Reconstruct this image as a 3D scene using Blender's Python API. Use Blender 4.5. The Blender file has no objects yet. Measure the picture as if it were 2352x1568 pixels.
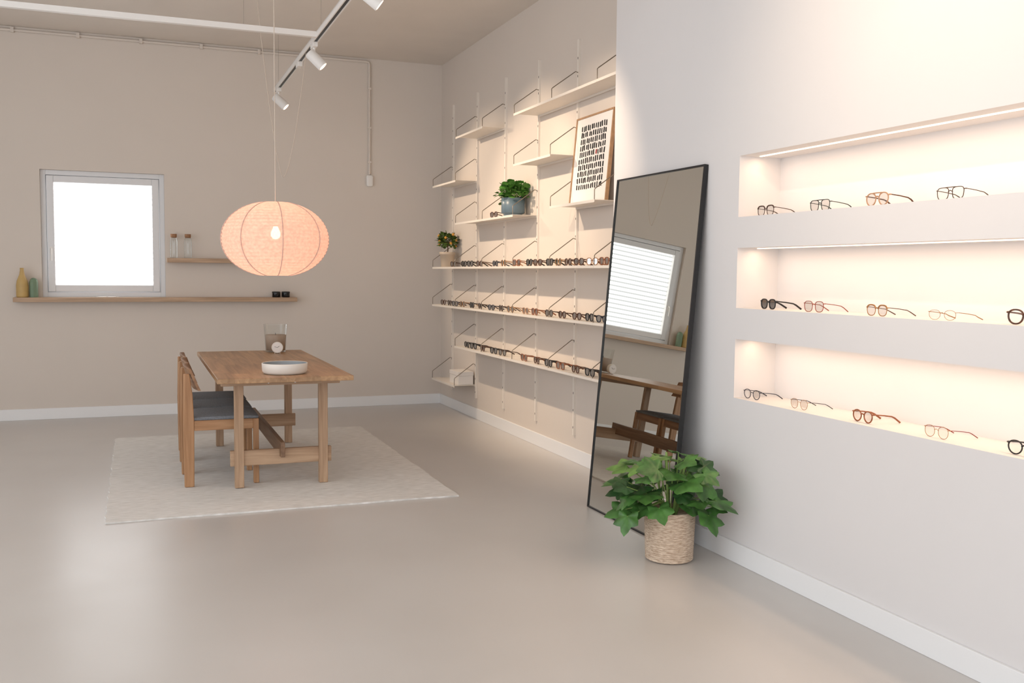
import bpy, math, random
from mathutils import Vector, Matrix, Quaternion
random.seed(7)
S=bpy.context.scene
COL=S.collection
# ------------------------------------------------------------------ materials
def srgb(r,g,b):
    f=lambda c:(c/255/12.92) if c/255<=0.04045 else ((c/255+0.055)/1.055)**2.4
    return (f(r),f(g),f(b),1)
def newmat(name):
    m=bpy.data.materials.new(name); m.use_nodes=True
    nt=m.node_tree; b=nt.nodes['Principled BSDF']
    return m,nt,b
def plain(name,col,rough=0.5,metal=0,noise=0.0,nscale=8,bump=0.0,bscale=60,**kw):
    m,nt,b=newmat(name)
    b.inputs['Roughness'].default_value=rough; b.inputs['Metallic'].default_value=metal
    b.inputs['Base Color'].default_value=col
    if noise>0:
        tc=nt.nodes.new('ShaderNodeTexCoord'); n=nt.nodes.new('ShaderNodeTexNoise'); n.inputs['Scale'].default_value=nscale; n.inputs['Detail'].default_value=5
        nt.links.new(tc.outputs['Object'],n.inputs['Vector'])
        r=nt.nodes.new('ShaderNodeValToRGB'); r.color_ramp.elements[0].position=0.3; r.color_ramp.elements[1].position=0.7
        r.color_ramp.elements[0].color=tuple(c*(1-noise) for c in col[:3])+(1,)
        r.color_ramp.elements[1].color=tuple(min(1,c*(1+noise)) for c in col[:3])+(1,)
        nt.links.new(n.outputs['Fac'],r.inputs['Fac']); nt.links.new(r.outputs['Color'],b.inputs['Base Color'])
    if bump>0:
        tc=nt.nodes.new('ShaderNodeTexCoord'); n=nt.nodes.new('ShaderNodeTexNoise'); n.inputs['Scale'].default_value=bscale; n.inputs['Detail'].default_value=4
        nt.links.new(tc.outputs['Object'],n.inputs['Vector'])
        bp=nt.nodes.new('ShaderNodeBump'); bp.inputs['Strength'].default_value=bump; bp.inputs['Distance'].default_value=0.01
        nt.links.new(n.outputs['Fac'],bp.inputs['Height']); nt.links.new(bp.outputs['Normal'],b.inputs['Normal'])
    for k,v in kw.items(): b.inputs[k].default_value=v
    return m
def wood(name,dark,light,axis=1,planks=0.0,rough=0.45,sc=1.0):
    m,nt,b=newmat(name); L=nt.links.new
    tc=nt.nodes.new('ShaderNodeTexCoord'); mp=nt.nodes.new('ShaderNodeMapping')
    s=[14*sc,14*sc,14*sc]; s[axis]=0.9*sc
    mp.inputs['Scale'].default_value=s
    n=nt.nodes.new('ShaderNodeTexNoise'); n.inputs['Scale'].default_value=2.2; n.inputs['Detail'].default_value=7; n.inputs['Distortion'].default_value=0.6
    r=nt.nodes.new('ShaderNodeValToRGB'); r.color_ramp.elements[0].position=0.32; r.color_ramp.elements[1].position=0.68
    r.color_ramp.elements[0].color=dark; r.color_ramp.elements[1].color=light
    L(tc.outputs['Object'],mp.inputs['Vector']); L(mp.outputs['Vector'],n.inputs['Vector']); L(n.outputs['Fac'],r.inputs['Fac'])
    out=r.outputs['Color']
    if planks>0:
        sep=nt.nodes.new('ShaderNodeSeparateXYZ'); L(tc.outputs['Object'],sep.inputs[0])
        m1=nt.nodes.new('ShaderNodeMath'); m1.operation='MULTIPLY'; m1.inputs[1].default_value=1/planks; L(sep.outputs['X'],m1.inputs[0])
        fl=nt.nodes.new('ShaderNodeMath'); fl.operation='FLOOR'; L(m1.outputs[0],fl.inputs[0])
        wn0=nt.nodes.new('ShaderNodeTexWhiteNoise'); wn0.noise_dimensions='1D'; L(fl.outputs[0],wn0.inputs['W'])
        my=nt.nodes.new('ShaderNodeMath'); my.operation='MULTIPLY_ADD'; my.inputs[1].default_value=1.6; L(sep.outputs['Y'],my.inputs[0]); 
        k=nt.nodes.new('ShaderNodeMath'); k.operation='MULTIPLY'; k.inputs[1].default_value=7.3; L(wn0.outputs['Value'],k.inputs[0]); L(k.outputs[0],my.inputs[2])
        fy=nt.nodes.new('ShaderNodeMath'); fy.operation='FLOOR'; L(my.outputs[0],fy.inputs[0])
        cb=nt.nodes.new('ShaderNodeCombineXYZ'); L(fl.outputs[0],cb.inputs[0]); L(fy.outputs[0],cb.inputs[1])
        wn=nt.nodes.new('ShaderNodeTexWhiteNoise'); wn.noise_dimensions='3D'; L(cb.outputs[0],wn.inputs['Vector'])
        mr=nt.nodes.new('ShaderNodeMapRange'); mr.inputs['To Min'].default_value=0.84; mr.inputs['To Max'].default_value=1.14; L(wn.outputs['Value'],mr.inputs['Value'])
        hs=nt.nodes.new('ShaderNodeHueSaturation'); L(mr.outputs['Result'],hs.inputs['Value']); L(out,hs.inputs['Color']); out=hs.outputs['Color']
    L(out,b.inputs['Base Color']); b.inputs['Roughness'].default_value=rough
    bp=nt.nodes.new('ShaderNodeBump'); bp.inputs['Strength'].default_value=0.08; L(n.outputs['Fac'],bp.inputs['Height']); L(bp.outputs['Normal'],b.inputs['Normal'])
    return m
def emis(name,col,st):
    m,nt,b=newmat(name); b.inputs['Base Color'].default_value=col
    b.inputs['Emission Color'].default_value=col; b.inputs['Emission Strength'].default_value=st
    return m
TAUPE=srgb(219,209,199)
M_wall=plain('plaster_taupe',TAUPE,0.9,noise=0.01,nscale=2)
M_ceil=plain('ceiling_paint',srgb(224,216,207),0.95,noise=0.02,nscale=3)
M_niche=plain('plaster_offwhite',srgb(225,222,221),0.85,noise=0.008,nscale=2)
M_base=plain('baseboard_paint',srgb(240,240,240),0.5)
# polished cast floor
M_floor,nt,b=newmat('cast_floor'); L=nt.links.new
tc=nt.nodes.new('ShaderNodeTexCoord')
n1=nt.nodes.new('ShaderNodeTexNoise'); n1.inputs['Scale'].default_value=0.8; n1.inputs['Detail'].default_value=3; n1.inputs['Distortion'].default_value=0.2
n2=nt.nodes.new('ShaderNodeTexNoise'); n2.inputs['Scale'].default_value=1.6; n2.inputs['Detail'].default_value=2; n2.inputs['Distortion'].default_value=0.2
L(tc.outputs['Object'],n1.inputs['Vector']); L(tc.outputs['Object'],n2.inputs['Vector'])
r=nt.nodes.new('ShaderNodeValToRGB'); r.color_ramp.elements[0].position=0.3; r.color_ramp.elements[1].position=0.7
r.color_ramp.elements[0].color=srgb(200,195,190); r.color_ramp.elements[1].color=srgb(209,205,201)
L(n1.outputs['Fac'],r.inputs['Fac']); L(r.outputs['Color'],b.inputs['Base Color'])
mr=nt.nodes.new('ShaderNodeMapRange'); mr.inputs['From Min'].default_value=0.3; mr.inputs['From Max'].default_value=0.7; mr.inputs['To Min'].default_value=0.28; mr.inputs['To Max'].default_value=0.33
L(n2.outputs['Fac'],mr.inputs['Value']); L(mr.outputs['Result'],b.inputs['Roughness'])
b.inputs['Specular IOR Level'].default_value=0.6
M_oakT=wood('oak_staves',srgb(154,118,84),srgb(188,150,112),1,planks=0.105,rough=0.4)
M_oakX=wood('oak_cross',srgb(156,124,96),srgb(194,162,132),0)
M_oakZ=wood('oak_leg',srgb(156,124,96),srgb(196,164,134),2)
M_oakD=wood('oak_dark',srgb(108,80,58),srgb(142,110,84),1)
M_chZ=wood('chair_oak_upright',srgb(158,114,76),srgb(192,148,108),2)
M_chX=wood('chair_oak_rail',srgb(158,114,76),srgb(192,148,108),0)
M_chY=wood('chair_oak_back',srgb(128,90,60),srgb(166,124,88),1)
M_shelfwood=wood('shelf_oak',srgb(164,134,106),srgb(198,166,136),0)
M_fabric=plain('grey_wool',srgb(124,127,132),0.95,noise=0.18,nscale=120,bump=0.3,bscale=300)
M_white=plain('white_metal',srgb(235,232,228),0.45)
M_shelf=plain('cream_steel',srgb(232,224,214),0.5)
M_wire=plain('bracket_wire',srgb(132,122,110),0.4,metal=0.5)
M_black=plain('black_metal',srgb(28,28,30),0.4)
M_hole=plain('hole_dark',srgb(70,66,62),0.8)
M_mirror=plain('mirror_silver',srgb(214,214,208),0.0,metal=1.0)
M_cord=plain('cord_textile',srgb(214,200,186),0.8)
M_cable=plain('steel_cable',srgb(165,155,145),0.4,metal=0.5)
M_frameW=plain('window_frame_paint',srgb(228,228,229),0.45)
M_paper=plain('print_paper',srgb(240,236,232),0.8)
M_ink=plain('print_ink',srgb(18,16,18),0.8)
M_red=plain('print_red',srgb(150,30,34),0.8)
M_frOak=plain('frame_oak',srgb(176,140,106),0.5,noise=0.12,nscale=30)
M_leaf=plain('leaf_green',srgb(74,118,56),0.36,noise=0.5,nscale=14)
M_leaf2=plain('leaf_light_green',srgb(108,146,72),0.36,noise=0.4,nscale=14)
M_leaf3=plain('leaf_dark_green',srgb(48,84,42),0.36,noise=0.4,nscale=14)
M_leafS=plain('leaf_small',srgb(84,134,54),0.5,noise=0.5,nscale=30)
M_leafC=plain('leaf_citrus',srgb(84,108,46),0.5,noise=0.4,nscale=30)
M_stem=plain('stem_green',srgb(140,168,92),0.6)
M_bark=plain('bark',srgb(110,86,60),0.8)
M_orange=plain('orange_peel',srgb(206,148,60),0.5)
M_soil=plain('soil',srgb(58,44,34),1,noise=0.3,nscale=60)
M_potB=plain('pot_bluegrey',srgb(100,120,132),0.35,noise=0.06,nscale=10)
M_potC=plain('pot_beige',srgb(196,180,162),0.6)
M_yellow=plain('yellow_ceramic',srgb(196,164,104),0.5,noise=0.08,nscale=12)
M_greenw=plain('green_wax',srgb(116,138,112),0.5)
M_cork=plain('cork',srgb(160,118,86),0.8,noise=0.2,nscale=60)
M_bowlW=plain('bowl_white',srgb(230,225,217),0.35)
M_bowlB=plain('bowl_blue',srgb(140,150,156),0.3)
M_sand=plain('brown_wax',srgb(184,162,144),0.6,noise=0.05,nscale=20)
M_boxw=plain('white_card',srgb(236,230,224),0.6)
M_blackgl=plain('black_glass',srgb(24,23,24),0.2)
def clear(name,tint=(1,1,1,1),gl=0.12,rough=0.03,fres=0.6):
    m,nt,b=newmat(name); nt.nodes.remove(b); o=nt.nodes['Material Output']
    t=nt.nodes.new('ShaderNodeBsdfTransparent'); t.inputs[0].default_value=tint
    g=nt.nodes.new('ShaderNodeBsdfGlossy'); g.inputs['Roughness'].default_value=rough
    fr=nt.nodes.new('ShaderNodeLayerWeight'); fr.inputs[0].default_value=0.25
    mm=nt.nodes.new('ShaderNodeMath'); mm.operation='MULTIPLY_ADD'; mm.inputs[1].default_value=fres; mm.inputs[2].default_value=gl*0.4
    mx=nt.nodes.new('ShaderNodeMixShader'); nt.links.new(fr.outputs['Fresnel'],mm.inputs[0]); nt.links.new(mm.outputs[0],mx.inputs[0])
    nt.links.new(t.outputs[0],mx.inputs[1]); nt.links.new(g.outputs[0],mx.inputs[2]); nt.links.new(mx.outputs[0],o.inputs[0]); return m
M_glass=clear('clear_glass',(0.95,0.97,0.97,1),0.12,fres=0.35)
M_lensC=clear('clear_lens',(0.98,0.98,0.98,1),0.05,fres=0.3)
M_lensD=clear('dark_lens',(0.10,0.08,0.07,1),0.2)
M_lensB=clear('brown_lens',(0.25,0.16,0.11,1),0.2)
M_lensG=clear('green_lens',(0.16,0.19,0.15,1),0.2)
# rug
M_rug,nt,b=newmat('woven_rug'); L=nt.links.new
tc=nt.nodes.new('ShaderNodeTexCoord'); mp=nt.nodes.new('ShaderNodeMapping'); mp.inputs['Scale'].default_value=(5,70,5)
n=nt.nodes.new('ShaderNodeTexNoise'); n.inputs['Scale'].default_value=2.5; n.inputs['Detail'].default_value=6
r=nt.nodes.new('ShaderNodeValToRGB'); r.color_ramp.elements[0].position=0.3; r.color_ramp.elements[1].position=0.7
r.color_ramp.elements[0].color=srgb(208,205,199); r.color_ramp.elements[1].color=srgb(246,244,241)
L(tc.outputs['Object'],mp.inputs['Vector']); L(mp.outputs['Vector'],n.inputs['Vector']); L(n.outputs['Fac'],r.inputs['Fac']); L(r.outputs['Color'],b.inputs['Base Color'])
b.inputs['Roughness'].default_value=1.0; b.inputs['Specular IOR Level'].default_value=0.1
bp=nt.nodes.new('ShaderNodeBump'); bp.inputs['Strength'].default_value=0.3; bp.inputs['Distance'].default_value=0.003; L(n.outputs['Fac'],bp.inputs['Height']); L(bp.outputs['Normal'],b.inputs['Normal'])
# basket
M_bask,nt,b=newmat('seagrass'); L=nt.links.new
tc=nt.nodes.new('ShaderNodeTexCoord'); mp=nt.nodes.new('ShaderNodeMapping'); mp.inputs['Scale'].default_value=(26,26,120)
n=nt.nodes.new('ShaderNodeTexNoise'); n.inputs['Scale'].default_value=1.6; n.inputs['Detail'].default_value=5
r=nt.nodes.new('ShaderNodeValToRGB'); r.color_ramp.elements[0].position=0.30; r.color_ramp.elements[1].position=0.66
r.color_ramp.elements[0].color=srgb(172,144,120); r.color_ramp.elements[1].color=srgb(228,208,186)
L(tc.outputs['Object'],mp.inputs['Vector']); L(mp.outputs['Vector'],n.inputs['Vector']); L(n.outputs['Fac'],r.inputs['Fac']); L(r.outputs['Color'],b.inputs['Base Color']); b.inputs['Roughness'].default_value=0.9
bp=nt.nodes.new('ShaderNodeBump'); bp.inputs['Strength'].default_value=0.4; bp.inputs['Distance'].default_value=0.002; L(n.outputs['Fac'],bp.inputs['Height']); L(bp.outputs['Normal'],b.inputs['Normal'])
# lantern paper
def papermat(name,col,em,transp,dk=0.9):
    m,nt,b=newmat(name); nt.nodes.remove(b); o=nt.nodes['Material Output']; L=nt.links.new
    tc=nt.nodes.new('ShaderNodeTexCoord'); n=nt.nodes.new('ShaderNodeTexNoise'); n.inputs['Scale'].default_value=55; n.inputs['Detail'].default_value=6
    L(tc.outputs['Object'],n.inputs['Vector'])
    r=nt.nodes.new('ShaderNodeValToRGB'); r.color_ramp.elements[0].position=0.35; r.color_ramp.elements[1].position=0.65
    r.color_ramp.elements[0].color=tuple(c*dk for c in col[:3])+(1,); r.color_ramp.elements[1].color=col
    L(n.outputs['Fac'],r.inputs['Fac'])
    d=nt.nodes.new('ShaderNodeBsdfDiffuse'); t=nt.nodes.new('ShaderNodeBsdfTranslucent'); e=nt.nodes.new('ShaderNodeEmission'); tr=nt.nodes.new('ShaderNodeBsdfTransparent')
    for x in (d,t,e): L(r.outputs['Color'],x.inputs['Color'])
    e.inputs['Strength'].default_value=em
    m1=nt.nodes.new('ShaderNodeMixShader'); m1.inputs[0].default_value=0.45; L(d.outputs[0],m1.inputs[1]); L(t.outputs[0],m1.inputs[2])
    a=nt.nodes.new('ShaderNodeAddShader'); L(m1.outputs[0],a.inputs[0]); L(e.outputs[0],a.inputs[1])
    m2=nt.nodes.new('ShaderNodeMixShader'); m2.inputs[0].default_value=transp; L(a.outputs[0],m2.inputs[1]); L(tr.outputs[0],m2.inputs[2]); L(m2.outputs[0],o.inputs[0]); return m
M_lant=papermat('lantern_paper',srgb(236,204,190),0.07,0.05,0.82)
M_seam=papermat('lantern_seam',srgb(216,190,178),0.22,0.0)
M_bulb=emis('bulb_glow',(1,0.82,0.62,1),16)
M_led=emis('led_strip_glow',(1,0.80,0.60,1),2.2)
# blind with fine darker pleat lines
M_blind,nt,b=newmat('backlit_blind'); L=nt.links.new
tc=nt.nodes.new('ShaderNodeTexCoord'); sep=nt.nodes.new('ShaderNodeSeparateXYZ'); L(tc.outputs['Object'],sep.inputs[0])
mm=nt.nodes.new('ShaderNodeMath'); mm.operation='MULTIPLY'; mm.inputs[1].default_value=1/0.052; L(sep.outputs['Z'],mm.inputs[0])
fr=nt.nodes.new('ShaderNodeMath'); fr.operation='FRACT'; L(mm.outputs[0],fr.inputs[0])
r=nt.nodes.new('ShaderNodeValToRGB'); r.color_ramp.elements[0].position=0.30; r.color_ramp.elements[0].color=(0.222,0.228,0.234,1); r.color_ramp.elements[1].position=0.5; r.color_ramp.elements[1].color=(1,1,1,1)
L(fr.outputs[0],r.inputs['Fac']); L(r.outputs['Color'],b.inputs['Emission Color']); b.inputs['Emission Strength'].default_value=4.3; b.inputs['Base Color'].default_value=(0.05,0.05,0.05,1)

# ------------------------------------------------------------------ mesh builder
class MB:
    def __init__(s): s.v=[];s.f=[];s.m=[];s.s=[]
    def add(s,vs,fs,mat=0,smooth=False):
        o=len(s.v); s.v+= [tuple(v) for v in vs]
        for f in fs: s.f.append([i+o for i in f]); s.m.append(mat); s.s.append(smooth)
    def box(s,x0,x1,y0,y1,z0,z1,mat=0):
        vs=[(x,y,z) for x in(x0,x1) for y in(y0,y1) for z in(z0,z1)]
        s.add(vs,[(0,1,3,2),(4,6,7,5),(0,4,5,1),(2,3,7,6),(0,2,6,4),(1,5,7,3)],mat); return s
    def tube(s,pts,r,seg=8,mat=0,closed=False,rad=None):
        P=[Vector(p) for p in pts]; n=len(P)
        T=[]
        for i in range(n):
            if closed: t=P[(i+1)%n]-P[i-1]
            else: t=P[min(i+1,n-1)]-P[max(i-1,0)]
            T.append(t.normalized())
        up=Vector((0,0,1)) if abs(T[0].z)<0.9 else Vector((1,0,0))
        N=(up-T[0]*up.dot(T[0])).normalized(); vs=[]
        for i in range(n):
            N=(N-T[i]*N.dot(T[i])).normalized(); B=T[i].cross(N)
            rr=rad[i] if rad else r
            for k in range(seg):
                a=2*math.pi*k/seg; vs.append(P[i]+(N*math.cos(a)+B*math.sin(a))*rr)
        fs=[]
        for i in range(n if closed else n-1):
            j=(i+1)%n
            for k in range(seg):
                k2=(k+1)%seg; fs.append((i*seg+k,i*seg+k2,j*seg+k2,j*seg+k))
        s.add(vs,fs,mat,True)
        if not closed:
            s.add(vs[:seg],[tuple(range(seg))[::-1]],mat); s.add(vs[-seg:],[tuple(range(seg))],mat)
        return s
    def lathe(s,prof,seg=40,mat=0,c=(0,0,0),smooth=True,fn=None):
        vs=[];fs=[]
        for r,z in prof:
            for k in range(seg):
                a=2*math.pi*k/seg; rr=r*(fn(a,z) if fn else 1)
                vs.append((c[0]+rr*math.cos(a),c[1]+rr*math.sin(a),c[2]+z))
        for i in range(len(prof)-1):
            for k in range(seg):
                k2=(k+1)%seg; fs.append((i*seg+k,i*seg+k2,(i+1)*seg+k2,(i+1)*seg+k))
        s.add(vs,fs,mat,smooth); return s
    def mesh(s,name,mats):
        me=bpy.data.meshes.new(name); me.from_pydata(s.v,[],s.f)
        for m in (mats if isinstance(mats,(list,tuple)) else [mats]): me.materials.append(m)
        for p,mi,sm in zip(me.polygons,s.m,s.s): p.material_index=mi; p.use_smooth=sm
        me.update(); return me
def link(name,data,parent=None,loc=(0,0,0),rot=(0,0,0)):
    o=bpy.data.objects.new(name,data); COL.objects.link(o); o.parent=parent; o.location=loc; o.rotation_euler=rot; return o
def mk(mb,name,mats,parent=None,loc=(0,0,0),rot=(0,0,0),bevel=0,label=None,category=None,group=None,kind=None):
    o=link(name,mb.mesh(name,mats),parent,loc,rot)
    if bevel:
        md=o.modifiers.new('bevel','BEVEL'); md.width=bevel; md.segments=2; md.limit_method='ANGLE'
    tag(o,label,category,group,kind); return o
def tag(o,label=None,category=None,group=None,kind=None):
    if label:o['label']=label
    if category:o['category']=category
    if group:o['group']=group
    if kind:o['kind']=kind
    return o
def thing(name,loc,label,category,group=None,rot=(0,0,0)):
    o=link(name,None,None,loc,rot); o.empty_display_size=0.05; return tag(o,label,category,group)
def copy_thing(o,loc,rot=None,label=None):
    c=o.copy(); COL.objects.link(c); c.location=loc
    if rot is not None: c.rotation_euler=rot
    if label: c['label']=label
    for ch in o.children:
        k=ch.copy(); COL.objects.link(k); k.parent=c
    return c

# ------------------------------------------------------------------ room shell
H=3.607; YB=9.97; XS=3.055; XP=2.735; YP=5.325
mk(MB().box(-3.6,XS+0.2,-2.2,YB+0.2,-0.1,0),'floor',M_floor,kind='structure')
mk(MB().box(-3.6,XS+0.2,-2.2,YB+0.2,H,H+0.1),'ceiling',M_ceil,kind='structure')
wx0,wx1,wz0,wz1=-0.828,0.258,1.15,2.335
w=MB(); w.box(-3.6,wx0,YB,YB+0.2,0,H); w.box(wx1,XS+0.2,YB,YB+0.2,0,H); w.box(wx0,wx1,YB,YB+0.2,0,wz0); w.box(wx0,wx1,YB,YB+0.2,wz1,H)
mk(w,'wall_back',M_wall,kind='structure')
mk(MB().box(XS,XS+0.2,YP,YB,0,H),'wall_right',M_wall,kind='structure')
mk(MB().box(-3.8,-3.6,7.4,YB+0.2,0,H),'wall_left',M_wall,kind='structure')
w=MB(); w.box(XP,XS,4.0,YP,0,H); w.box(2.975,XS,-1.6,4.0,0,H)
NZ=[(0.81,1.10),(1.2526,1.545),(1.695,1.99)]
zz=[0]+[z for p in NZ for z in p]+[H]
for i in range(0,len(zz),2): w.box(XP,2.975,-1.6,4.0,zz[i],zz[i+1])
for a,c in NZ: w.box(XP,2.975,-1.6,1.3,a,c)
mk(w,'wall_partition',M_niche,kind='structure')
mk(MB().box(-3.6,XS,YB-0.015,YB,0,0.105),'baseboard_back',M_base,kind='structure',bevel=0.003)
mk(MB().box(XS-0.015,XS,YP,YB-0.015,0,0.105),'baseboard_right',M_base,kind='structure',bevel=0.003)
mk(MB().box(XP-0.015,XP,-1.6,YP,0,0.10),'baseboard_partition',M_base,kind='structure',bevel=0.003)
# window
win=tag(link('window_1',None,None,((wx0+wx1)/2,YB+0.05,wz0)),kind='structure')
W=(wx1-wx0)/2; WH=wz1-wz0
f=MB(); t=0.045; f.box(-W,-W+t,0,0.08,0,WH); f.box(W-t,W,0,0.08,0,WH); f.box(-W+t,W-t,0,0.08,WH-t,WH); f.box(-W+t,W-t,0,0.08,0,t); f.box(-W,W,0.078,0.082,0,WH)
mk(f,'window_frame',M_frameW,win,bevel=0.004)
f=MB(); a=t+0.006; t2=0.062; y0=-0.015
f.box(-W+a,-W+a+t2,y0,0.05,a,WH-a); f.box(W-a-t2,W-a,y0,0.05,a,WH-a); f.box(-W+a+t2,W-a-t2,y0,0.05,WH-a-t2,WH-a); f.box(-W+a+t2,W-a-t2,y0,0.05,a,a+t2)
mk(f,'sash',M_frameW,win,bevel=0.006)
f=MB(); x0=-W+a+t2-0.01; x1=-x0; zb=a+t2-0.01; zt=WH-a-t2+0.01
f.add([(x0,0.045,zb),(x1,0.045,zb),(x1,0.045,zt),(x0,0.045,zt)],[(0,1,2,3)])
mk(f,'pleated_blind',M_blind,win)
f=MB(); f.box(-W+a+0.02,-W+a+0.045,y0-0.008,y0,0.40,0.47); f.tube([(-W+a+0.033,y0-0.005,0.45),(-W+a+0.033,y0-0.035,0.45),(-W+a+0.033,y0-0.04,0.44),(-W+a+0.033,y0-0.04,0.34)],0.008)
mk(f,'window_handle',M_white,win)
# ------------------------------------------------------------------ back wall things
mk(MB().box(-1.28,1.28,-0.15,0,0,0.042),'wooden_wall_shelf',M_shelfwood,loc=(0.22,YB,1.108),bevel=0.003,label='long oak floating shelf under the window',category='shelf')
mk(MB().box(0,0.95,-0.15,0,0,0.042),'wooden_wall_shelf',M_shelfwood,loc=(0.27,YB,1.487),bevel=0.003,label='short oak floating shelf beside the window',category='shelf')
def bottle(loc,lab):
    e=thing('glass_bottle',loc,lab,'bottle',group='cork bottles on the short shelf')
    p=[(0.0,0.002),(0.034,0.002),(0.036,0.01),(0.036,0.165),(0.032,0.185),(0.026,0.2),(0.026,0.21)]
    mk(MB().lathe(p,24),'bottle_body',M_glass,e)
    mk(MB().lathe([(0.0,0.196),(0.025,0.196),(0.029,0.212),(0.029,0.232),(0,0.232)],20),'stopper',M_cork,e)
bottle((0.335,YB-0.08,1.529),'clear glass bottle with cork stopper beside the window')
bottle((0.465,YB-0.08,1.529),'clear glass bottle with cork stopper on short shelf')
p=[(0,0),(0.048,0),(0.052,0.01),(0.052,0.11),(0.046,0.15),(0.034,0.18),(0.022,0.21),(0.016,0.25),(0.017,0.27),(0.013,0.27),(0.012,0.25)]
mk(MB().lathe(p,28),'ceramic_bottle',M_yellow,loc=(-0.985,YB-0.09,1.15),label='mustard yellow ceramic bottle with narrow neck',category='vase')
p=[(0,0),(0.036,0),(0.037,0.02),(0.037,0.14),(0.03,0.165),(0.012,0.178),(0,0.18)]
mk(MB().lathe(p,8,smooth=False),'candle',M_greenw,loc=(-0.89,YB-0.09,1.15),label='sage green faceted candle on the oak shelf',category='candle')
for x in (1.30,1.395):
    e=thing('black_jar',(x,YB-0.085,1.15),'small black lidded jar on the oak shelf','jar',group='black jars on the long shelf')
    mk(MB().lathe([(0,0),(0.036,0),(0.039,0.004),(0.039,0.042)],24),'jar_body',M_blackgl,e)
    mk(MB().lathe([(0.041,0.042),(0.041,0.056),(0.038,0.058),(0,0.058)],24),'lid',M_black,e)
f=MB()
for sx in(-0.04,0.04): f.tube([(sx+0.035*math.cos(a*math.pi/8),0.02*math.sin(a*math.pi/8),0.004) for a in range(16)],0.004,6,closed=True)
f.tube([(-0.09,0.02,0.004),(0,0.035,0.006),(0.10,0.02,0.004)],0.004,6)
mk(f,'reading_glasses',M_white,loc=(-0.27,YB-0.08,1.15),label='white plastic reading glasses lying on the oak shelf',category='glasses')
# conduit + sensor
f=MB(); f.tube([(-3.6,YB-0.014,H-0.034),(2.24,YB-0.014,H-0.034),(2.262,YB-0.014,H-0.04),(2.27,YB-0.014,H-0.064),(2.27,YB-0.014,2.42)],0.0125,8)
x=-3.2
while x<2.2:
    f.box(x-0.014,x+0.014,YB-0.034,YB,H-0.056,H-0.012); x+=0.545
for z in (3.3,2.9,2.55): f.box(2.253,2.287,YB-0.03,YB,z-0.01,z+0.01)
mk(f,'wiring_conduit',M_wall,label='painted wiring conduit clipped under the ceiling',category='conduit')
f=MB(); f.box(-0.036,0.036,-0.04,0,0.0,0.12)
mk(f,'wall_sensor',M_white,loc=(2.27,YB,2.297),bevel=0.018,label='small white plastic sensor box on the wall',category='sensor')
# ------------------------------------------------------------------ ceiling track
TX=1.24; TY=7.05; TZ=3.08
f=MB(); f.box(-3.6,TX-0.02,TY-0.02,TY+0.02,TZ,TZ+0.038)
bm=thing('light_beam',(0,0,0),'white suspended linear aluminium profile','ceiling rail'); mk(f,'profile',M_white,bm)
for x in (-2.9,0.72): mk(MB().tube([(x,TY,TZ+0.038),(x,TY,H)],0.0012,5),'suspension_cable',M_cable,bm)
tr=thing('lighting_track',(0,0,0),'white suspended lighting track with dark slot','lighting track')
f=MB(); f.box(TX-0.02,TX-0.012,1.2,9.34,TZ,TZ+0.036); f.box(TX+0.012,TX+0.02,1.2,9.34,TZ,TZ+0.036); f.box(TX-0.02,TX+0.02,1.2,9.34,TZ+0.034,TZ+0.04); f.box(TX-0.0119,TX+0.0119,1.2,9.34,TZ+0.006,TZ+0.034,1)
mk(f,'track_profile',[M_white,M_black],tr)
for y in (2.0,4.6,6.95,9.15): mk(MB().tube([(TX,y,TZ+0.04),(TX,y,H)],0.0012,5),'suspension_cable',M_cable,tr)
mk(MB().box(-0.02,0.02,-0.05,0.05,-0.035,0.006),'track_feed',M_white,tr,loc=(TX,7.95,TZ),bevel=0.004)
def spot(y,aim,energy,lab,ang=70,blend=0.6,lightaim=None):
    e=thing('track_spotlight',(TX,y,TZ),lab,'spotlight',group='spotlights on the track')
    mk(MB().box(-0.018,0.018,-0.06,0.06,-0.03,0.006),'adapter',M_white,e,bevel=0.004)
    d=Vector(aim).normalized()
    mk(MB().tube([(0,0,-0.03),(0,0,-0.085)],0.010,12),'arm',M_white,e)
    a=Vector((0,0,-0.10))-d*0.05; b_=a+d*0.14
    f=MB(); f.tube([a,a+d*0.006,b_],0.04,24,rad=[0.034,0.040,0.040]); mk(f,'spotlight_head',M_white,e)
    f=MB(); f.tube([b_,b_+d*0.002],0.032,20); mk(f,'lens',M_led,e)
    l=bpy.data.lights.new('spot_lamp','SPOT'); l.energy=energy; l.color=(1,0.78,0.57); l.spot_size=math.radians(ang); l.spot_blend=blend; l.shadow_soft_size=0.03
    o=link('spot_lamp',l,e,b_+d*0.01); o.rotation_mode='QUATERNION'; o.rotation_quaternion=Vector(lightaim or aim).to_track_quat('-Z','Y')
spot(9.15,(0.75,-0.25,-0.75),100,'white cylindrical spotlight at the far end of track',lightaim=(1.7,-0.6,-1.2),ang=75)
spot(7.25,(0.75,-0.2,-0.75),140,'white cylindrical spotlight near the rail joint',lightaim=(1.7,0.1,-1.1),ang=75)
spot(5.5,(0.8,-0.1,-0.6),95,'white cylindrical spotlight partly tilted to shelves',lightaim=(1.7,0.6,-1.2),ang=75)
spot(2.7,(0.8,0.0,-0.5),70,'white cylindrical spotlight aimed at the niches',lightaim=(1.45,0.1,-0.55),ang=95,blend=0.8)
f=MB(); P=[]
for i in range(33):
    t=i/32; P.append((0.87+0.37*t, 7.6, 3.5-0.40*t-1.17*(1-abs(2*t-1)**1.5)))
f.tube([(0.87,7.6,H)]+P,0.0026,5); mk(f,'loose_cable',M_cord,label='thin loose cable drooping from ceiling to track',category='cable')
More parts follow.
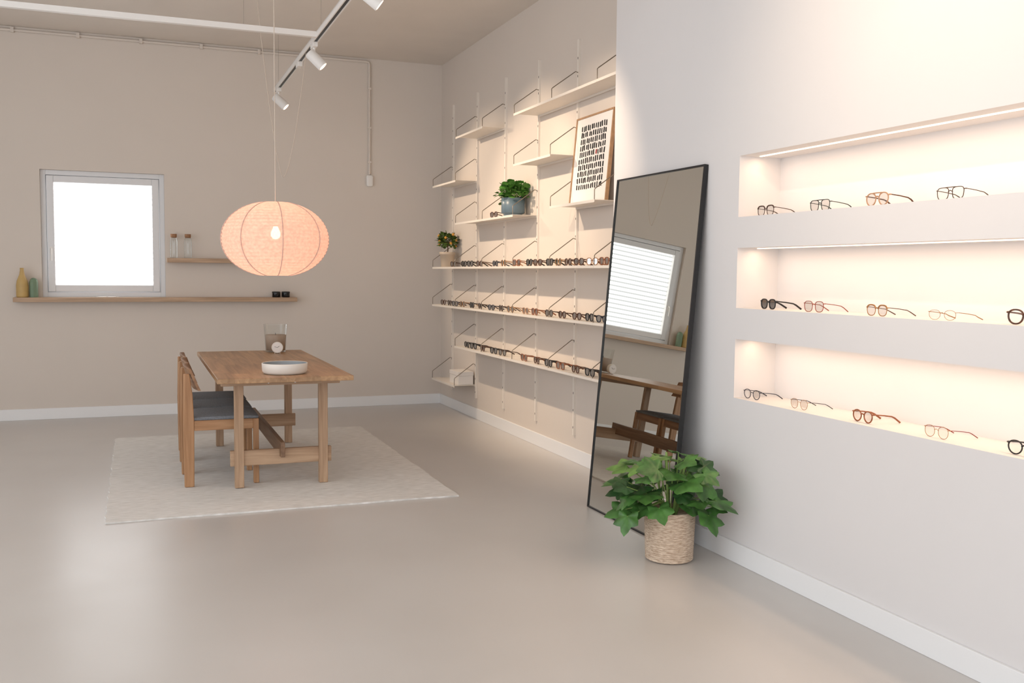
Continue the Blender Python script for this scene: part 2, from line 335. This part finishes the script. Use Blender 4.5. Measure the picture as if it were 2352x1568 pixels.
# ------------------------------------------------------------------ lantern
LY=6.3; LZ=1.615
LA=thing('paper_lantern_lamp',(0.828,LY,LZ),'round pleated rice-paper pendant lantern glowing warm','pendant lamp')
a_,b_=0.338,0.239; prof=[]; nr=28
ph0=math.asin(0.97)
for i in range(nr*4+1):
    ph=-ph0+2*ph0*i/(nr*4)
    sc=1-0.020*abs(math.sin(math.pi*i/4))
    prof.append((a_*(math.cos(ph)**0.92)*sc, b_*math.sin(ph)*1.0))
mk(MB().lathe(prof,64,fn=lambda a,z:1-0.006*abs(math.sin(4*a))**0.6),'lamp_shade',M_lant,LA)
f=MB()
for k in range(8):
    a=2*math.pi*k/8+0.0; pts=[(r*1.0*math.cos(a),r*1.0*math.sin(a),z) for r,z in prof[::4]]
    f.tube(pts,0.0034,5)
mk(f,'shade_seams',M_seam,LA)
mk(MB().lathe([(0.0,-0.03),(0.018,-0.026),(0.03,-0.01),(0.03,0.012),(0.02,0.035),(0.014,0.05),(0,0.05)],20),'bulb',M_bulb,LA,loc=(0,0,0.03))
f=MB(); f.tube([(0,0,0.08),(0,0,0.14)],0.018,12); mk(f,'lamp_socket',M_white,LA)
mk(MB().tube([(0,0,0.14),(0,0,H-LZ)],0.0028,6),'cord',M_cord,LA)
l=bpy.data.lights.new('lantern_bulb','POINT'); l.energy=14; l.color=(1,0.72,0.53); l.shadow_soft_size=0.04; link('lantern_bulb',l,LA,(0,0,0.03))
# ------------------------------------------------------------------ shelf wall uprights
UY=[9.53,8.777,8.022,7.27,6.525,5.78]
for y in UY:
    f=MB(); f.box(-0.016,0,-0.013,0.013,0,2.925)
    z=0.06
    while z<2.9: f.box(-0.0165,-0.0155,-0.004,0.004,z-0.008,z+0.008,1); z+=0.13
    mk(f,'shelf_upright',[M_shelf,M_hole],loc=(XS,y,0.2),label='slim cream steel wall rail with slots',category='shelf rail',group='wall rails of the shelving')
XF=2.825
def shelf(z,ya,yb,last=False,lab='thin cream steel shelf hung on wire brackets'):
    e=thing('metal_shelf',(XS-0.017,(ya+yb)/2,z),lab,'shelf',group='steel shelves on the wall rails')
    h=(ya-yb)/2-0.001; D=XS-0.017-XF
    f=MB(); f.box(-D,0,-h,h,-0.003,0); f.box(-D,-D+0.003,-h,h,-0.018,-0.003); f.box(-0.003,0,-h,h,-0.018,-0.003)
    mk(f,'shelf_board',M_shelf,e)
    def br(y):
        mk(MB().tube([(-0.001,y,0.20),(-0.02,y,0.205),(-D+0.012,y,0.075),(-D+0.004,y,0.066),(-D+0.004,y,0.001)],0.0034,6),'bracket',M_wire,e)
    br(h-0.006)
    if last: br(-h+0.006)
def run(z,ys,**k):
    for i in range(len(ys)-1): shelf(z,ys[i],ys[i+1],last=(i==len(ys)-2 and ys[-1] in UY),**k)
END=5.345
run(1.47,UY+[END]); run(1.09,UY+[END]); run(0.716,UY[1:]+[END]); run(0.33,UY[:2]); run(1.885,UY[1:4]); run(1.905,UY[4:6])
run(2.29,UY[:2]); run(2.285,UY[3:5]); run(2.69,UY[1:3]); run(2.685,UY[3:]+[END])
e=thing('storage_box',(2.955,8.95,0.331),'white cardboard box on the lowest shelf','box')
mk(MB().box(-0.075,0.075,-0.14,0.14,0,0.085),'box_base',M_boxw,e,bevel=0.002); mk(MB().box(-0.078,0.078,-0.143,0.143,0.086,0.125),'lid',M_boxw,e,bevel=0.003)
# framed print
fr=thing('framed_print',(2.972,6.215,1.907),'oak-framed abstract print of black brush strokes','picture frame',rot=(0,math.radians(5.2),0))
fw,fh=0.298,0.64
f=MB(); t=0.012
f.box(0,0.025,-fw,-fw+t,0,fh); f.box(0,0.025,fw-t,fw,0,fh); f.box(0,0.025,-fw+t,fw-t,fh-t,fh); f.box(0,0.025,-fw+t,fw-t,0,t)
mk(f,'frame',M_frOak,fr,bevel=0.001)
f=MB(); f.box(0.008,0.012,-fw+t,fw-t,t,fh-t)
rr=random.Random(3)
for r_ in range(10):
    for c_ in range(13):
        y=0.195-0.39*c_/12+rr.uniform(-0.004,0.004); z=0.552-0.047*r_+rr.uniform(-0.003,0.003); ht=rr.uniform(0.017,0.022); tw=rr.uniform(-0.006,0.006); hw=rr.uniform(0.009,0.012)
        f.add([(0.0075,y-hw,z-ht),(0.0075,y+hw*0.8,z-ht*0.85),(0.0075,y+hw+tw,z+ht*0.8),(0.0075,y+tw,z+ht),(0.0075,y-hw*0.8+tw,z+ht*0.9)],[(0,1,2,3,4)],2 if (r_==4 and c_==8) else 1)
mk(f,'print',[M_paper,M_ink,M_red],fr)
# leaves
def leaf(mb,p,d,nrm,size,lobed=True,mat=0,width=1.0,droop=0.35):
    d=Vector(d).normalized(); nrm=Vector(nrm); nrm=(nrm-d*nrm.dot(d)).normalized(); s=d.cross(nrm)
    if lobed:
        tips=[(-150,0.36),(-118,0.68),(-90,0.58),(-58,0.92),(-31,0.66),(0,1.12),(31,0.66),(58,0.92),(90,0.58),(118,0.68),(150,0.36)]
        out=[]
        for i,(a,r) in enumerate(tips):
            out.append((a,r))
            if i<len(tips)-1:
                a2,r2=tips[i+1]; out.append(((a*0.5+a2*0.5),(r+r2)/2*1.0))
    else:
        out=[(a,0.5*(1+math.cos(math.radians(a)))**0.8+0.12) for a in range(-150,151,30)]
    vs=[Vector((0,0,0))]
    for k in (0.5,1.0):
        for a,r in out:
            x=math.cos(math.radians(a))*r*k; y=math.sin(math.radians(a))*r*k*width
            z=0.10*abs(y)-droop*(x*x+y*y)*0.8+(0.07*math.cos(math.radians(a*6)) if lobed else 0)*k
            vs.append(Vector((x,y,z)))
    n=len(out)
    V=[p+(d*v.x+s*v.y+nrm*v.z)*size for v in vs]
    fs=[(0,1+i,2+i) for i in range(n-1)]+[(1+i,1+n+i,2+n+i,2+i) for i in range(n-1)]
    mb.add(V,fs,mat,True)
    return V
e=thing('potted_plant',(2.93,7.53,1.8855),'leafy green plant in blue-grey ceramic pot','plant')
p=[(0,0),(0.075,0),(0.078,0.004),(0.078,0.018),(0.09,0.022),(0.098,0.03),(0.098,0.15),(0.092,0.152),(0.09,0.135),(0,0.135)]
mk(MB().lathe(p,36),'pot',M_potB,e)
f=MB()
for i in range(230):
    th=random.uniform(0,6.28); ph=math.acos(random.uniform(0.0,1)); R=random.uniform(0.06,0.15)
    q=Vector((math.cos(th)*math.sin(ph)*R*0.95,math.sin(th)*math.sin(ph)*R*1.15,0.155+math.cos(ph)*R*0.95))
    if random.random()<0.18 and math.sin(th)>0: q.z-=0.05; q.x*=1.05;q.y*=1.1
    if q.x>0.09: q.x=0.09
    out=Vector((q.x,q.y,q.z-0.1)).normalized()
    leaf(f,q,out+Vector((random.uniform(-.5,.5),random.uniform(-.5,.5),random.uniform(-.6,.1))),Vector((0,0,1))+out*0.6,random.uniform(0.024,0.038),False,width=1.3)
mk(f,'foliage',M_leafS,e)
f=MB()
for i in range(26):
    a=random.uniform(0,6.28); R=random.uniform(0.03,0.1); f.tube([(0.03*math.cos(a),0.03*math.sin(a),0.13),(R*math.cos(a)*0.7,R*math.sin(a),0.19),(R*math.cos(a)*0.85,R*math.sin(a)*1.2,0.24)],0.0018,5)
mk(f,'stems',M_stem,e)
e=thing('potted_citrus_tree',(2.935,9.36,1.4705),'small citrus tree with oranges in beige pot','plant')
mk(MB().lathe([(0,0),(0.06,0),(0.064,0.004),(0.074,0.12),(0.082,0.122),(0.083,0.15),(0.077,0.15),(0.074,0.135),(0,0.135)],32),'pot',M_potC,e)
f=MB(); f.tube([(0,0,0.13),(0.005,0.003,0.18),(0,0,0.24)],0.006,8)
for i in range(9):
    a=i*2.4; f.tube([(0,0,0.2+0.004*i),(0.05*math.cos(a),0.05*math.sin(a),0.25+0.006*i)],0.0025,5)
mk(f,'trunk',M_bark,e)
f=MB()
for i in range(190):
    th=random.uniform(0,6.28); ph=math.acos(random.uniform(-0.8,1)); R=random.uniform(0.05,0.105)
    q=Vector((math.cos(th)*math.sin(ph)*R,math.sin(th)*math.sin(ph)*R,0.265+math.cos(ph)*R*0.8)); out=(q-Vector((0,0,0.25))).normalized()
    leaf(f,q,out+Vector((random.uniform(-.7,.7),random.uniform(-.7,.7),random.uniform(-.5,.5))),Vector((0,0,1))+out*0.5,random.uniform(0.028,0.042),False,width=0.7)
mk(f,'foliage',M_leafC,e)
for i in range(11):
    th=i*2.39; z=0.215+0.011*i; R=0.098
    pr=[(0.0145*math.sin(math.pi*k/8),-0.0145*math.cos(math.pi*k/8)) for k in range(9)]
    mk(MB().lathe(pr,12),'orange',M_orange,e,loc=(R*math.cos(th)*0.9,R*math.sin(th),z))
# ------------------------------------------------------------------ eyeglasses
def sup(w,h,n,k=28,taper=0.1):
    o=[]
    for i in range(k):
        a=2*math.pi*i/k; c,s_=math.cos(a),math.sin(a)
        y=w*math.copysign(abs(c)**(2/n),c); z=h*math.copysign(abs(s_)**(2/n),s_)
        y*=1+taper*z/h; o.append((y,z))
    return o
def kind(w,h,n,tr_,fm,lm,tm=None,brow=False,taper=0.1,name='eyeglasses',double=False):
    tm=tm or fm; cz=h+tr_; o=sup(w,h,n,taper=taper); cy=w+0.009
    f=MB()
    for sg in(-1,1): f.tube([(0.002*0,sg*(cy+0)+y,cz+z) for y,z in o],tr_,6,closed=True)
    bz=cz+h*0.35
    f.tube([(0,-0.011,bz-0.002),(-0.002,0,bz+0.003),(0,0.011,bz-0.002)],tr_*1.05,6)
    if double: f.tube([(0,-cy*0.75,cz+h),(-0.001,0,cz+h*1.02),(0,cy*0.75,cz+h)],tr_,6)
    if brow:
        for sg in(-1,1): f.tube([(0,sg*cy+y,cz+z+0.001) for y,z in o[1:14]],tr_*1.9,6)
    E=cy+w*1.05
    for sg in(-1,1): f.tube([(0,sg*(E-0.003),cz+h*0.55),(0.001,sg*(E+0.004),cz+h*0.6),(0.008,sg*(E+0.005),cz+h*0.6)],tr_*1.2,6)
    fm_=f.mesh('frame',fm)
    f=MB(); vs=[(0.0005,0,0)]+[(0.0005,y*0.97,z*0.97) for y,z in o]; k=len(o)
    f.add(vs,[(0,1+i,1+(i+1)%k) for i in range(k)]); lm_=f.mesh('lens',lm)
    f=MB(); z0=cz+h*0.6; t=max(tr_*0.9,0.0012)
    f.tube([(0.007,0,z0),(0.05,0,z0-0.004),(0.092,-0.001,z0-0.010),(0.108,-0.002,z0-0.017),(0.138,-0.006,0.003)],t,6,rad=[t,t*1.05,t*1.2,t*1.5,t*1.6])
    tm_=f.mesh('temple',tm)
    return dict(n=name,f=fm_,l=lm_,t=tm_,cy=cy,cz=cz,E=E+0.005)
def place(K,x,y,z,rz,label,group,sc=1.0):
    e=thing(K['n'],(x,y,z),label,'glasses',group,rot=(0,0,rz)); e.scale=(sc,sc,sc)
    link('frame',K['f'],e)
    for sg in(-1,1):
        link('lens',K['l'],e,(0,sg*K['cy'],K['cz']))
        o=link('temple',K['t'],e,(0,sg*K['E'],0)); 
        if sg<0: o.scale=(1,-1,1)
def gm(n,c,r=0.3,me=0,noise=0): return plain(n,srgb(*c),r,metal=me,noise=noise,nscale=90)
A_black=gm('acetate_black',(18,18,20)); A_tort=gm('acetate_tortoise',(78,44,26),noise=0.6); A_brown=gm('acetate_brown',(66,44,32)); A_amber=gm('acetate_amber',(140,78,42),noise=0.4)
A_clear=gm('acetate_beige',(176,136,106)); A_blue=gm('acetate_blue',(34,40,56)); A_red=gm('metal_red',(130,34,30)); A_gold=gm('metal_gold',(164,120,76),0.3,0.7); A_rose=gm('metal_rose',(146,68,50),0.35,0.4); A_gun=gm('metal_gunmetal',(60,60,64),0.3,0.6); A_dgreen=gm('metal_green',(26,40,38),0.4)
SK=[kind(.026,.021,2.4,.0032,A_tort,M_lensB,name='sunglasses'),kind(.027,.022,2.8,.0034,A_black,M_lensD,name='sunglasses'),kind(.025,.022,2.1,.0028,A_brown,M_lensG,name='sunglasses'),
    kind(.026,.022,3.2,.003,A_amber,M_lensB,name='sunglasses'),kind(.025,.023,2.0,.0022,A_gold,M_lensG,name='sunglasses'),kind(.027,.021,2.6,.0032,A_clear,M_lensB,name='sunglasses'),kind(.026,.02,2.4,.003,A_blue,M_lensD,name='sunglasses')]
SL=['tortoiseshell sunglasses with brown lenses on steel shelf','black sunglasses with dark lenses on steel shelf','dark brown round sunglasses on steel shelf','amber square sunglasses on steel shelf','thin gold round sunglasses on steel shelf','pale beige sunglasses with brown lenses on steel shelf','navy blue sunglasses on steel shelf']
S1=[8.95,8.62,8.44,8.18,7.77,7.57,7.27,7.0,6.83,6.6,6.44,6.27,6.09,5.88,5.70]; o1=[2,1,1,0,6,4,3,1,0,1,4,0,0,5,3]
S2=[9.27,9.06,8.89,8.66,8.38,8.15,7.86,7.62,7.40,7.07,6.88,6.60,6.36,6.11,5.91,5.72]; o2=[0,2,6,4,1,2,6,2,4,5,3,2,0,0,1,6]
S3=[8.52,8.33,8.08,7.79,7.58,7.09,6.83,6.60,6.38,6.12,5.89,5.70]; o3=[1,1,0,1,2,3,0,1,3,0,1,2]
for ys,ks,z,g in ((S1,o1,1.47,'sunglasses on the upper display shelf'),(S2,o2,1.09,'sunglasses on the middle display shelf'),(S3,o3,0.716,'sunglasses on the lower display shelf')):
    for y,k in zip(ys,ks): place(SK[k],2.865,y,z+0.0004,random.uniform(-0.12,0.12),SL[k],g,1.1)
place(SK[0],2.86,7.80,1.8854,0.1,'tortoiseshell sunglasses beside the blue-grey pot','glasses beside the pot',1.1)
NX=2.785
nich=[(2,3.85,kind(.027,.022,3.0,.0018,A_brown,M_lensC,brow=True),'brown square eyeglasses with thick upper rims'),
(2,3.46,kind(.026,.023,3.4,.0018,A_dgreen,M_lensC,double=True),'dark green square metal eyeglasses'),
(2,3.11,kind(.027,.025,2.1,.0026,A_clear,M_lensC,A_tort,double=True),'large round beige double-bridge eyeglasses'),
(2,2.735,kind(.026,.022,3.2,.0016,A_brown,M_lensC,double=True),'brown metal double-bridge eyeglasses'),
(1,3.81,kind(.026,.022,2.6,.0032,A_black,M_lensD,name='sunglasses'),'black acetate sunglasses with dark lenses'),
(1,3.48,kind(.026,.023,2.8,.0016,A_rose,M_lensC),'rose coloured thin metal eyeglasses'),
(1,3.09,kind(.026,.021,2.6,.0016,A_gold,M_lensC,A_tort,brow=True),'gold eyeglasses with tortoiseshell brow line'),
(1,2.75,kind(.026,.018,2.2,.0008,A_gold,M_lensC),'nearly rimless gold eyeglasses'),
(1,2.39,kind(.028,.024,2.3,.0032,A_tort,M_lensC),'thick dark tortoiseshell eyeglasses'),
(0,3.92,kind(.025,.022,2.1,.0018,A_blue,M_lensC),'navy round eyeglasses'),
(0,3.56,kind(.025,.022,2.2,.0010,A_gold,M_lensC,A_gun),'thin gold round eyeglasses with dark temple tips'),
(0,3.15,kind(.025,.023,2.0,.0028,A_amber,M_lensC),'amber tortoiseshell round eyeglasses'),
(0,2.755,kind(.025,.022,2.2,.0010,A_gold,M_lensC,A_red),'thin gold eyeglasses with red temples'),
(0,2.37,kind(.027,.023,2.1,.0026,A_black,M_lensC),'black round eyeglasses')]
for n_,y,K,lb in nich: place(K,NX,y,NZ[n_][0]+0.0004,random.uniform(-0.1,0.06),lb+' in the niche','glasses in the %s niche'%('lower','middle','upper')[n_])
# LED strips
for i,(a,c) in enumerate(NZ):
    mk(MB().box(2.824,2.836,1.35,3.965,c-0.004,c),'led_strip',M_led,label='warm white LED strip recessed in niche top',category='light strip',group='niche light strips')
    l=bpy.data.lights.new('led_lamp','AREA'); l.shape='RECTANGLE'; l.size=0.02; l.size_y=2.6; l.energy=3.8; l.color=(1,0.69,0.45)
    link('led_lamp',l,None,(2.83,2.66,c-0.006))
# ------------------------------------------------------------------ mirror
mi=thing('standing_mirror',(2.537,4.745,0),'tall thin-framed black mirror leaning on the wall','mirror',rot=(0,math.radians(4.9),math.radians(0.65)))
mw,mh=0.473,1.985; t=0.009
f=MB(); f.box(0,0.025,-mw,-mw+t,0,mh); f.box(0,0.025,mw-t,mw,0,mh); f.box(0,0.025,-mw+t,mw-t,mh-t,mh); f.box(0,0.025,-mw+t,mw-t,0,t); f.box(0.02,0.025,-mw+t,mw-t,t,mh-t)
mk(f,'frame',M_black,mi)
mk(MB().box(0.006,0.012,-mw+t,mw-t,t,mh-t),'mirror_glass',M_mirror,mi)
# ------------------------------------------------------------------ rug
f=MB(); nx,ny=40,56; x0,x1,y0,y1=-0.19,1.872,5.718,8.605; cx,cy=(x0+x1)/2,(y0+y1)/2
rr=random.Random(5); vs=[]
for j in range(ny+1):
    jl=rr.uniform(-0.006,0.006); jr=rr.uniform(-0.006,0.006)
    for i in range(nx+1):
        x=x0+(x1-x0)*i/nx; y=y0+(y1-y0)*j/ny
        if i==0:x+=jl
        if i==nx:x+=jr
        if j in(0,ny): y+=0.004*math.sin(x*9)
        vs.append((x-cx,y-cy,0.010+0.0012*math.sin(7*x+3*y)))
fs=[(j*(nx+1)+i,j*(nx+1)+i+1,(j+1)*(nx+1)+i+1,(j+1)*(nx+1)+i) for j in range(ny) for i in range(nx)]
f.add(vs,fs,0,True)
ring=[i for i in range(nx+1)]+[j*(nx+1)+nx for j in range(1,ny+1)]+[ny*(nx+1)+i for i in range(nx-1,-1,-1)]+[j*(nx+1) for j in range(ny-1,0,-1)]
tv=[vs[i] for i in ring]; bv=[(v[0],v[1],0.0) for v in tv]; k=len(ring)
f.add(tv+bv,[(i,k+i,k+(i+1)%k,(i+1)%k) for i in range(k)])
mk(f,'area_rug',M_rug,loc=(cx,cy,0.0005),label='off-white flat-woven wool rug under the table',category='rug')
# ------------------------------------------------------------------ table
RZ=0.0125
tb=thing('dining_table',(0.865,7.16,RZ),'oak trestle table with stave top','table')
TH=0.75-RZ
mk(MB().box(-0.42,0.42,-1.07,1.07,TH-0.032,TH),'tabletop',M_oakT,tb,bevel=0.004)
for sx in(-0.27,0.27):
    for sy in(-0.795,0.795):
        mk(MB().box(-0.029,0.029,-0.022,0.022,0,TH-0.032),'leg',M_oakZ,tb,loc=(sx,sy,0),bevel=0.004)
for sy in(-1,1):
    yy=sy*0.795
    mk(MB().box(-0.325,0.325,-0.017,0.017,0.14,0.24),'crossbar',M_oakX,tb,loc=(0,yy-sy*0.012,0),bevel=0.003)
    mk(MB().box(-0.38,0.38,-0.026,0.026,TH-0.075,TH-0.033),'top_rail',M_oakX,tb,loc=(0,yy,0),bevel=0.003)
mk(MB().box(-0.014,0.014,-0.85,0.85,0.19,0.29),'stretcher',M_oakD,tb,bevel=0.003)
M_bolt=plain('steel_bolt',srgb(220,220,220),0.2,metal=1)
for sx in(-0.085,0.085):
    mk(MB().tube([(sx,-0.83,TH-0.050),(sx,-0.822,TH-0.050)],0.011,12),'bolt',M_bolt,tb)
# ------------------------------------------------------------------ chairs
HW=0.212
ch=thing('dining_chair',(0.503,6.70,RZ),'oak dining chair with grey upholstered seat at the table','chair',group='chairs at the dining table')
for sy in(-HW,HW):
    f=MB(); prof=[(0,-0.0,0.034),(0.2,0.0,0.036),(0.42,0.0,0.038),(0.6,-0.002,0.032),(0.735,-0.010,0.022)]
    vs=[];
    for z,dx,hw in prof:
        for x,y in((-hw+dx,-0.016),(hw+dx-0.008,-0.016),(hw+dx-0.008,0.016),(-hw+dx,0.016)): vs.append((x,y,z))
    fs=[(0,3,2,1),tuple(4*4+i for i in range(4))]
    for i in range(4):
        for k in range(4): fs.append((4*i+k,4*i+(k+1)%4,4*i+4+(k+1)%4,4*i+4+k))
    f.add(vs,fs); mk(f,'leg',M_chZ,ch,loc=(-0.205,sy,0),bevel=0.006)
    mk(MB().box(-0.018,0.018,-0.016,0.016,0,0.43),'leg',M_chZ,ch,loc=(0.212,sy,0),bevel=0.005)
    mk(MB().box(-0.175,0.194,-0.012,0.012,0.365,0.43),'seat_rail',M_chX,ch,loc=(0,sy,0),bevel=0.003)
mk(MB().box(-0.012,0.012,-HW+0.016,HW-0.016,0.365,0.43),'seat_rail',M_chY,ch,loc=(0.212,0,0),bevel=0.003)
mk(MB().box(-0.012,0.012,-HW+0.016,HW-0.016,0.365,0.43),'seat_rail',M_chY,ch,loc=(-0.19,0,0),bevel=0.003)
f=MB(); nx,ny=14,14; vs=[]
for j in range(ny+1):
    for i in range(nx+1):
        u=2*i/nx-1; v=2*j/ny-1
        vs.append((u*0.215+0.012,v*0.212,0.462-0.010*(u**6+v**6)+0.004*(1-u*u)*(1-v*v)-0.006*math.cos(v*1.5)*(1-abs(u))))
fs=[(j*(nx+1)+i,j*(nx+1)+i+1,(j+1)*(nx+1)+i+1,(j+1)*(nx+1)+i) for j in range(ny) for i in range(nx)]
f.add(vs,fs,0,True)
ring=[i for i in range(nx+1)]+[j*(nx+1)+nx for j in range(1,ny+1)]+[ny*(nx+1)+i for i in range(nx-1,-1,-1)]+[j*(nx+1) for j in range(ny-1,0,-1)]
tv=[vs[i] for i in ring]; bv=[(v[0],v[1],0.431) for v in tv]; k=len(ring)
mv=[((v[0]-0.012)*1.02+0.012,v[1]*1.02,0.444) for v in tv]
f.add(tv+mv+bv,[(i,k+i,k+(i+1)%k,(i+1)%k) for i in range(k)]+[(k+i,2*k+i,2*k+(i+1)%k,k+(i+1)%k) for i in range(k)],0,True)
mk(f,'seat',M_fabric,ch)
f=MB(); vs=[]; n=16
for i in range(n+1):
    v=2*i/n-1; y=v*0.228; bow=-0.026*(1-v*v)
    for zz_,dx in((0.625,0.056),(0.675,0.034),(0.725,0.014),(0.765,0.0)):
        top=zz_+(0.012*(1-v*v) if zz_>0.75 else 0)
        vs.append((-0.205+dx+bow,y,top)); vs.append((-0.205+dx+bow+0.017,y,top))
m_=8; fs=[]
order=[0,2,4,6,7,5,3,1]
for i in range(n):
    for k in range(8):
        a0=order[k]; a1=order[(k+1)%8]; fs.append((i*m_+a0,(i+1)*m_+a0,(i+1)*m_+a1,i*m_+a1))
f.add(vs,fs,0,False); f.add(vs[:8],[tuple(order)]); f.add(vs[-8:],[tuple(order[::-1])])
mk(f,'backrest',M_chY,ch,bevel=0.003)
copy_thing(ch,(0.508,7.165,RZ)); copy_thing(ch,(0.518,7.63,RZ))
# ------------------------------------------------------------------ tableware
e=thing('serving_bowl',(0.885,6.34,0.7505),'low white bowl with blue-grey glazed inside','bowl')
mk(MB().lathe([(0,0),(0.125,0),(0.133,0.004),(0.143,0.016),(0.146,0.066),(0.144,0.069),(0.141,0.067)],56),'bowl_outside',M_bowlW,e)
mk(MB().lathe([(0.1412,0.067),(0.138,0.020),(0.13,0.012),(0,0.011)],56),'bowl_inside',M_bowlB,e)
e=thing('glass_vase_candle',(1.055,8.08,0.7505),'tall clear glass hurricane with brown candle wax','candle holder')
mk(MB().lathe([(0,0),(0.078,0),(0.082,0.006),(0.095,0.222),(0.097,0.226),(0.0935,0.226)],40),'glass',M_glass,e)
mk(MB().lathe([(0,0.013),(0.076,0.013),(0.0855,0.135),(0.083,0.140),(0,0.138)],36),'wax',M_sand,e)
mk(MB().tube([(0,0,0.138),(0,0,0.155)],0.002,5),'wick',M_black,e)
e=thing('table_clock',(1.045,7.90,0.7505),'small round white alarm clock by the glass candle','clock',rot=(0,0,math.radians(-8)))
f=MB(); f.tube([(0,0.018,0.048),(0,-0.014,0.048),(0,-0.018,0.048)],0.045,32,rad=[0.044,0.046,0.043]); mk(f,'clock_body',M_bowlW,e)
f=MB(); f.tube([(0,-0.0182,0.048),(0,-0.0192,0.048)],0.037,32); mk(f,'clock_face',M_paper,e)
f=MB(); f.tube([(0,-0.021,0.048),(0.016,-0.021,0.06)],0.0012,5); f.tube([(0,-0.021,0.048),(-0.022,-0.021,0.056)],0.001,5); mk(f,'clock_hands',M_black,e)
for sx in (-1,1): mk(MB().tube([(sx*0.02,0,0.0),(sx*0.016,0,0.01)],0.005,8),'foot',M_bowlW,e)
# ------------------------------------------------------------------ big plant
PX,PY=2.45,4.105
e=thing('potted_maple_leaf_plant',(PX,PY,0),'bushy green plant with lobed leaves in woven basket','plant')
prof=[(0,0.002),(0.105,0.002)]; NC=24
for i in range(NC*6+1):
    t=i/(NC*6); prof.append((0.116+0.009*t+0.0025*abs(math.sin(math.pi*t*NC)),0.006+0.246*t))
prof+= [(0.118,0.252),(0.115,0.22),(0,0.215)]
mk(MB().lathe(prof,90,fn=lambda a,z:1+0.008*math.sin(a*3+1)*z/0.25+0.003*math.sin(a*36+z*220)),'basket',M_bask,e)
mk(MB().lathe([(0,0.218),(0.113,0.216)],32),'soil',M_soil,e)
f=MB(); st=MB(); rr=random.Random(23); cnt=0; i=0
RT=Vector((0.93,-0.36,0)); FW=Vector((0.36,0.93,0))   # plant's broad side / depth axes
pl=[]
while cnt<54 and i<6000:
    i+=1; u=rr.uniform(-0.26,0.21); dpt=rr.uniform(-0.18,0.10)
    ztop=0.585-1.5*(abs(u+0.02)**1.8); zlow=0.32-0.45*abs(u)
    zq=rr.uniform(zlow,ztop)
    q=RT*u+FW*dpt+Vector((0,0,zq))
    if any((q-o_).length<0.052 for o_ in pl): continue
    on=Vector((q.x,q.y,0))
    if on.length<0.05 and zq<0.5: continue
    on=on.normalized(); size=rr.uniform(0.065,0.118)
    lift=(zq-0.42)*2.0
    d=on*1.0+Vector((rr.uniform(-.7,.7),rr.uniform(-.7,.7),-0.25+lift*0.5+rr.uniform(-.35,.35)))
    tip=q+d.normalized()*size*1.05
    wx,wy=PX+tip.x,PY+tip.y
    mx_=2.50+max(0,(tip.z))*0.08 if wy>4.17 else 2.68
    if wx>mx_ or (wy>4.17 and PX+q.x>mx_-0.03): continue
    if tip.z<0.15 or (tip.z<0.27 and math.hypot(tip.x,tip.y)<0.17): continue
    pl.append(q)
    mt=1 if (zq>0.42 and rr.random()<0.35) else (2 if rr.random()<0.3 else 0)
    leaf(f,q,d,Vector((rr.uniform(-.45,.45),rr.uniform(-.45,.45),1))+on*0.4-FW*0.3,size,True,mat=mt,droop=0.30); cnt+=1
    b0=Vector((on.x*0.03,on.y*0.03,0.22+0.3*max(0,zq-0.4))); st.tube([b0,b0+Vector((0,0,0.08))+on*0.03,(b0+q)/2+Vector((0,0,0.04)),q],0.0028,5)
for k in range(5):
    a=k*1.3; st.tube([(0.03*math.cos(a),0.03*math.sin(a),0.21),(0.055*math.cos(a),0.055*math.sin(a),0.36),(0.09*math.cos(a),0.09*math.sin(a),0.52)],0.006,7)
mk(f,'foliage',[M_leaf,M_leaf2,M_leaf3],e); mk(st,'stems',M_stem,e)
# ------------------------------------------------------------------ world & daylight
wd=bpy.data.worlds.new('daylight'); S.world=wd; wd.use_nodes=True
bg=wd.node_tree.nodes['Background']; bg.inputs[0].default_value=(0.93,0.96,1.0,1); bg.inputs[1].default_value=1.98
# ------------------------------------------------------------------ camera
cam=bpy.data.cameras.new('camera'); co=link('camera',cam); S.camera=co
cam.sensor_width=36; cam.sensor_fit='HORIZONTAL'; cam.lens=36*2210/2352; cam.clip_start=0.05
R=Vector((.93203,-.36215,.00944)); F=Vector((.36200,.92955,-.07034)).normalized(); R=(R-F*R.dot(F)).normalized(); U=R.cross(F)
co.matrix_world=Matrix(((R.x,U.x,-F.x,0),(R.y,U.y,-F.y,0),(R.z,U.z,-F.z,1.41),(0,0,0,1)))
S.view_settings.view_transform='Standard'
